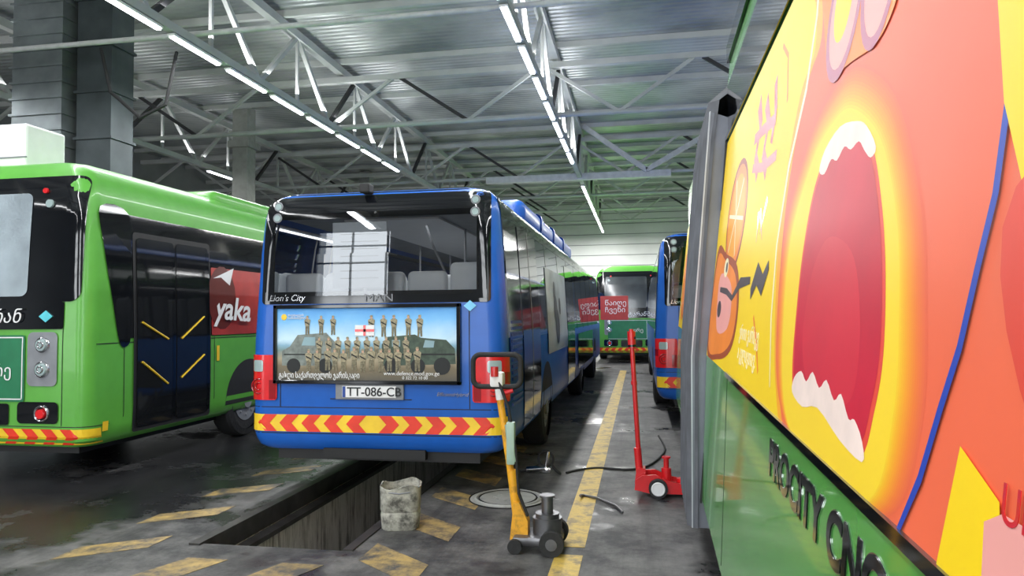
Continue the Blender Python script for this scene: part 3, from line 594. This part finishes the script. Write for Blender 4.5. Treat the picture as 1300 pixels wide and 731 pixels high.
art(circ(4.0,2.12,.46,.31)[:-1],ABR,.0042,'advert_slice_outline',True,1)
art(circ(4.0,2.12,.42,.28)[:-1],AO,.0055,'advert_orange_slice',True,1); art(circ(4.0,2.12,.36,.23)[:-1],AYO,.0065,'advert_orange_flesh',True,1)
for i in range(6):
    a=i*math.pi/3+.2; stroke([(4.0,2.12),(4.0+.36*math.cos(a),2.12+.23*math.sin(a))],.02,AW,.008,'advert_segment')
art([(4.95,2.0),(4.3,1.94),(3.70,1.84),(3.48,1.62),(3.65,1.42),(4.3,1.33),(5.05,1.34)],ABR,.0068,'advert_monkey_outline')
art([(4.9,1.95),(4.3,1.9),(3.75,1.80),(3.55,1.62),(3.7,1.45),(4.3,1.36),(5.0,1.38)],AO,.0075,'advert_monkey_face'); art([(4.6,1.82),(4.0,1.78),(3.8,1.66),(3.9,1.52),(4.5,1.5)],APK,.009,'advert_monkey_muzzle')
art(circ(4.25,1.86,.12,.055)[:-1],AW,.0095,'advert_monkey_eye',True,1); art(circ(4.22,1.86,.05,.03)[:-1],AG,.0105,'advert_monkey_pupil',True,1)
stroke([(4.5,1.74),(4.1,1.72),(3.8,1.68),(3.5,1.75),(3.15,1.75)],[.03,.035,.03,.05,.03],AG,.0115,'advert_arm'); stroke([(3.1,1.69),(2.95,1.77),(2.8,1.72),(2.68,1.79)],[.05,.09,.08,.04],AG,.0115,'advert_hand')
art(circ(4.45,1.62,.12,.05)[:-1],AG,.0105,'advert_monkey_mouth',True,1)
for i,(l0_,z0_) in enumerate(((3.0,1.93),(3.08,1.90),(2.92,1.90))): stroke([(l0_,z0_),(l0_+.12*(i-1),z0_+.13)],[.005,.03],REDP,.006,'advert_spark')
stroke([(2.85,2.64),(2.7,2.55),(2.62,2.36)],.02,AO,.0055,'advert_ray'); stroke([(2.95,1.60),(2.8,1.5),(2.7,1.40)],.02,AO,.0055,'advert_ray_b')
U3=(V((WU(2.7),0,2.7))-V((WU(1.4),0,1.4))).normalized()
text('ერთი ვარსკვ\nა კვლავთავ.',.085,A(3.35*sc,1.50,.006),(0,-1,0),U3,AW,rbus,'advert_caption',ext=.0004)
text('UNIVI',.06,A(.865*sc,1.42,.03),(0,-1,0),U3,REDP,rbus,'advert_small_word',ext=.0004)
b=B(); b.prism([A(-7,1.30,.003),A(3.6,1.30,.003),A(3.6,1.322,.003),A(-7,1.322,.003)],(-.008,0,0)); b.make('belt_trim',BLK,rbus)
b=B()
for l in (3.55,): b.prism([A(l,.4,.001),A(l+.012,.4,.001),A(l+.012,1.30,.001),A(l,1.30,.001)],(-.001,0,0))
b.prism([A(4.86,.34,.001),A(4.9,.34,.001),A(4.9,2.74,.001),A(4.86,2.74,.001)],(-.012,0,0))
b.make('panel_gaps',BLKM,rbus)
b=B(); b.face([(.512-.0,-7,2.76),(.512,4.91,2.76),(.512,4.91,3.10),(.512,-7,3.10)]); 
b.prism([(.49,-7,2.73),(.49,4.9,2.73),(.49,4.9,2.76),(.49,-7,2.76)],(.03,0,0)); b.prism([(.51,-7,3.26),(.51,4.9,3.26),(.51,4.9,3.37),(.51,-7,3.37)],(.05,0,0)); b.make('upper_black_shroud',BLK,rbus)
ZT_=V((WL(1.2),0,1.2))-V((WL(.6),0,.6)); ZT_.normalize()
text('PROCITY CNG',.150,A(2.27,1.14,.008),(0,-1,0),ZT_,CHROME,rbus,'model_letters_edge',sx=1.10,bold=.0070,shear=.1,ext=.0004)
text('PROCITY CNG',.150,A(2.27,1.14,.018),(0,-1,0),ZT_,BLK,rbus,'model_letters',sx=1.10,bold=.0045,shear=.1,ext=.0006)
BEL=mat('bellows_grey',(.10,.105,.12),.6,var=.25,scale=5)
b=B(); n=9; l0,l1=4.9,6.15
vs=[]
for i in range(2*n+1):
    l=l0+(l1-l0)*i/(2*n); o=0.05 if i%2 else -.02
    vs.append([(.25-o,l,.16),(.27-o,l,1.3),(.40-o,l,2.75),(.44-o,l,3.02),(.6,l,3.14+o),(2.4,l,3.14+o),(2.6+o,l,2.9),(2.75+o,l,1.3),(2.75+o,l,.16)])
for a,c in zip(vs[:-1],vs[1:]):
    for j in range(8): b.face([a[j],a[j+1],c[j+1],c[j]])
b.make('bellows',BEL,rbus)
b=B(); 
for l in (4.92,5.32,6.1): b.prism([(.235,l,.16),(.36,l,.16),(.36,l,1.3),(.52,l,2.9),(.40,l,2.95),(.25,l,1.3)],(0,.035,0))
b.make('bellows_frames',mat('bellows_frame',(.17,.18,.21),.4,.3),rbus)
b=B(); 
for l in (4.915,5.315): b.prism([(.231,l,.16),(.239,l,.16),(.254,l,1.3),(.404,l,2.95),(.396,l,2.95),(.246,l,1.3)],(0,.045,0))
b.make('bellows_frame_edges',mat('bellows_edge',(.5,.52,.55),.4,.3),rbus)
b=B(); b.face([A(6.2,1.35,.02),A(10.25,1.35,.02),A(10.25,2.7,.02),A(6.2,2.7,.02)]); b.make('rear_advert_ground',AY,rbus)
for (l,z,rl,rz,m_,nm) in ((7.0,2.0,.6,.45,AO,'a'),(8.2,2.2,.7,.4,REDP,'b'),(9.4,1.9,.6,.45,AO,'c'),(8.0,1.6,.6,.2,AC,'d')):
    b=B(); b.face([A(l+rl*math.cos(i*.3307),z+rz*math.sin(i*.3307),.04) for i in range(19)]); b.make('rear_advert_shape_'+nm,m_,rbus)
wheel(rbus,.42,-3.2,.48,.3,-1); wheel(rbus,.42,8.6,.48,.3,-1); wheel(rbus,2.78,-3.2,.48,.3,1); wheel(rbus,2.78,8.6,.48,.3,1)
b=B(); b.box(.6,2.6,-6.8,4.7,.2,.32); b.make('underbody',BLKM,rbus)
# ------------------------------------------------------------------ yellow jack
e=empty('trolley_jack')
b=B(); b.cyl((-.87,5.05,.13),(-1.0,5.05,1.05),.026).cyl((-.87,5.05,.13),(-.92,5.05,.55),.036); b.make('yellow_post',YELJ,e,True)
b=B(); b.prism([(-.93,5.0,.07),(-.80,5.0,.05),(-.80,5.0,.2),(-.86,5.0,.33),(-.90,5.0,.33)],(0,.1,0)); b.make('yellow_yoke',YELJ,e)
b=B(); b.cyl((-.93,5.0,.88),(-.90,5.0,.62),.03).box(-.945,-.885,4.97,5.03,.6,.9,.01); b.make('label_sleeve',mat('label_green',(.35,.48,.40),.4),e,True)
b=B(); b.cyl((-1.0,5.05,1.05),(-1.02,5.05,1.2),.03); b.box(-1.07,-.97,5.0,5.1,1.14,1.25,.02); b.make('valve_block',WHITE,e,True)
b=B(); b.cyl((-1.03,5.0,1.22),(-1.03,5.0,1.29),.028).cyl((-.96,5.02,1.1),(-.90,5.02,1.12),.015); b.make('red_knob',REDP,e,True)
hp=[]
for (cx,cz,a0) in ((-.90,1.32,0),(-1.14,1.32,90),(-1.14,1.20,180),(-.90,1.20,270)):
    for i in range(6): a=math.radians(a0+18*i); hp.append((cx+.055*math.cos(a),5.03,cz+.055*math.sin(a)))
hp.append(hp[0]); b=B(); b.pipe(hp,.019); b.make('loop_handle',RUB,e,True)
b=B(); b.pipe([(-1.0,5.01,1.18),(-.93,4.99,1.0),(-.88,4.99,.7),(-.86,4.99,.4),(-.80,4.99,.25)],.011); b.make('supply_hose',RUB,e,True)
b=B(); b.box(-.90,-.56,4.93,5.20,.05,.11,.015); b.cyl((-.67,5.08,.1),(-.67,5.08,.22),.105).cyl((-.67,5.08,.22),(-.67,5.08,.25),.085).cyl((-.67,5.08,.25),(-.67,5.08,.36),.042).cyl((-.67,5.08,.36),(-.67,5.08,.375),.055); b.make('lift_cylinder',STEEL,e,True)
b=B(); 
for yy in (4.90,5.22): b.cyl((-.62,yy-.025,.085),(-.62,yy+.025,.085),.085,seg=24); 
for yy in (4.92,5.16): b.cyl((-.88,yy-.02,.05),(-.88,yy+.02,.05),.05,seg=20)
b.make('wheels',RUB,e,True)
b=B(); 
for yy in (4.885,5.235): b.cyl((-.62,yy-.015,.085),(-.62,yy+.015,.085),.04,seg=16)
b.make('hubs',STEEL,e,True)
# ------------------------------------------------------------------ red jack
e=empty('trolley_jack')
b=B(); b.cyl((-.02,6.75,.16),(-.075,6.75,1.36),.022).cyl((-.02,6.75,.14),(-.04,6.75,.42),.034).cyl((-.06,6.75,1.0),(-.062,6.75,1.04),.028); b.make('red_handle',REDP,e,True)
b=B(); b.cyl((-.074,6.75,1.34),(-.08,6.75,1.50),.036,.038).cyl((-.079,6.75,1.5),(-.0795,6.75,1.52),.02); b.make('handle_head',REDP,e,True)
b=B(); b.cyl((-.0745,6.75,1.355),(-.0755,6.75,1.375),.04).sph((-.045,6.72,1.44),.012); b.make('release_collar',BLK,e,True)
b=B()
for yy in (6.62,6.86): b.prism([(-.07,yy,.06),(-.06,yy,.15),(.0,yy,.19),(.12,yy,.20),(.22,yy,.15),(.42,yy,.11),(.47,yy,.07),(.46,yy,.03),(.05,yy,.035)],(0,.025,0))
b.box(.02,.44,6.64,6.86,.05,.10,.01); b.prism([(-.06,6.68,.12),(.03,6.68,.12),(.03,6.68,.24),(-.05,6.68,.24)],(0,.14,0)); b.make('red_chassis',REDP,e)
b=B(); b.cyl((.22,6.75,.1),(.22,6.75,.24),.045).cyl((.22,6.75,.24),(.22,6.75,.33),.024).cyl((.22,6.75,.33),(.22,6.75,.345),.04).cyl((.36,6.75,.1),(.36,6.75,.15),.05); b.make('lift_pad',REDP,e,True)
b=B()
for yy in (6.59,6.91): b.cyl((.14,yy-.025,.085),(.14,yy+.025,.085),.085,seg=24)
for yy in (6.62,6.88): b.cyl((.40,yy-.02,.045),(.40,yy+.02,.045),.045,seg=20)
b.make('wheels',RUB,e,True)
b=B()
b.cyl((.14,6.555,.085),(.14,6.57,.085),.05,seg=20); b.torus((.14,6.56,.085),.055,.008)
b.make('hub',WHITE,e,True)
# ------------------------------------------------------------------ bucket
e=empty('plastic_bucket',(-1.88,5.42,0)); e.rotation_euler=(0,0,.25)
def rr(hw,hd,rc,z,n=4):
    pts=[]
    for cx,cy,a0 in ((hw-rc,hd-rc,0),(-hw+rc,hd-rc,90),(-hw+rc,-hd+rc,180),(hw-rc,-hd+rc,270)):
        for i in range(n+1): a=math.radians(a0+90*i/n); pts.append((cx+rc*math.cos(a),cy+rc*math.sin(a),z))
    return pts
b=B(); rings=[rr(.13,.12,.06,.0),rr(.145,.13,.07,.02),rr(.15,.135,.07,.12),rr(.144,.13,.07,.14),rr(.152,.14,.07,.16),rr(.155,.145,.075,.28),rr(.158,.148,.08,.335),rr(.148,.138,.075,.337),rr(.143,.133,.07,.28),rr(.12,.11,.06,.06)]
vr=[[b.bm.verts.new((p[0]+random.uniform(-.004,.004),p[1],p[2]+(.018*math.sin(p[0]*22) if p[2]>.3 else 0))) for p in r] for r in rings]
for a,c in zip(vr[:-1],vr[1:]):
    k=len(a)
    for i in range(k): b.bm.faces.new([a[i],a[(i+1)%k],c[(i+1)%k],c[i]])
b.bm.faces.new(vr[0]); b.bm.faces.new(vr[-1])
b.make('bucket_shell',mat('grimy_plastic',(.48,.47,.41),.55,var=.15,scale=8,dirt=(.07,.068,.06),dirt_amt=.85,dirt_scale=9),e,True)
b=B(); b.pipe([(-.15,-.1,.33),(-.08,-.142,.30),(.0,-.15,.29),(.08,-.142,.30),(.15,-.1,.33)],.006); b.make('rim_handle',GREY,e,True)
# ------------------------------------------------------------------ manhole, clamp, wrench, hose
e=empty('manhole_cover',(-1.2,6.38,0)); b=B(); b.cyl((0,0,.0),(0,0,.014),.25,seg=40); b.torus((0,0,.008),.29,.014,'Z',40); b.cyl((0,0,.001),(0,0,.006),.35,seg=40)
for i in range(8): a=i*math.pi/4; b.box(.12*math.cos(a)-.012,.12*math.cos(a)+.012,.12*math.sin(a)-.012,.12*math.sin(a)+.012,.014,.02)
b.make('cover_plate',mat('cover_iron',(.40,.40,.38),.55,.1,var=.25,dirt=(.1,.1,.1),dirt_amt=.5),e,True)
b=B(); b.torus((0,0,.012),.262,.006,'Z',40); b.torus((0,0,.006),.35,.006,'Z',40); b.make('cover_gap',BLKM,e,True)
e=empty('exhaust_clamp',(-1.0,7.5,0)); b=B(); b.torus((.0,0,.14),.08,.012,'Y'); b.pipe([(.06,0,.08),(.12,-.05,.03),(.16,-.1,.015)],.014); b.pipe([(-.05,0,.08),(-.16,.0,.03),(-.26,-.02,.015)],.018); b.make('clamp_hoop',RUB,e,True)
b=B(); b.box(-.06,.06,-.05,.05,.0,.06,.01); b.cyl((-.2,-.02,.03),(.0,-.03,.05),.03); b.cyl((.0,0,.06),(.03,0,.22),.02); b.make('clamp_body',CHROME,e,True)
e=empty('pry_bar',(-.33,6.35,0)); b=B(); b.pipe([(-.2,.2,.012),(-.08,.1,.02),(.1,-.12,.014),(.16,-.3,.012)],.012); b.pipe([(-.2,.2,.012),(-.22,.12,.03)],.014); b.make('bar',STEEL,e,True)
e=empty('air_hose'); pts=[]
P=[(-.78,7.46),(-.66,7.62),(-.45,7.75),(-.15,7.7),(.05,7.9),(.2,8.4),(.28,9.0),(.22,10.0)]
for i in range(len(P)-1):
    p0,p1,p2,p3=[V(P[min(max(j,0),len(P)-1)]) for j in (i-1,i,i+1,i+2)]
    for q in range(6): t=q/6; v=.5*((2*p1)+(p2-p0)*t+(2*p0-5*p1+4*p2-p3)*t*t+(3*p1-p0-3*p2+p3)*t**3); pts.append((v.x,v.y,.012))
b=B(); b.pipe(pts,.012,8); b.make('hose',RUB,e,True)
e=empty('hanging_cable'); b=B(); b.pipe([(-9.4,11,6.5),(-9.2,11,5.7),(-8.6,11,5.2),(-8.1,11,5.4),(-7.9,11,6.3)],.03); b.make('cable',RUB,e,True)
# ------------------------------------------------------------------ camera
f=900; ya=math.radians(10.18); p_=math.radians(2.285); r_=math.radians(.5)
Fv=V((-math.sin(ya)*math.cos(p_),math.cos(ya)*math.cos(p_),math.sin(p_))); Rv=V((math.cos(ya),math.sin(ya),0)); Uv=Rv.cross(Fv)
R2=Rv*math.cos(r_)-Uv*math.sin(r_); U2=Rv*math.sin(r_)+Uv*math.cos(r_)
cam=bpy.data.cameras.new('camera'); cam.sensor_width=36; cam.lens=36*f/1300; cam.clip_start=.05; cam.clip_end=200
co=bpy.data.objects.new('camera',cam); COL.objects.link(co)
Mc=Matrix((R2,U2,-Fv)).transposed().to_4x4(); Mc.translation=V((0,0,1.65)); co.matrix_world=Mc; scn.camera=co
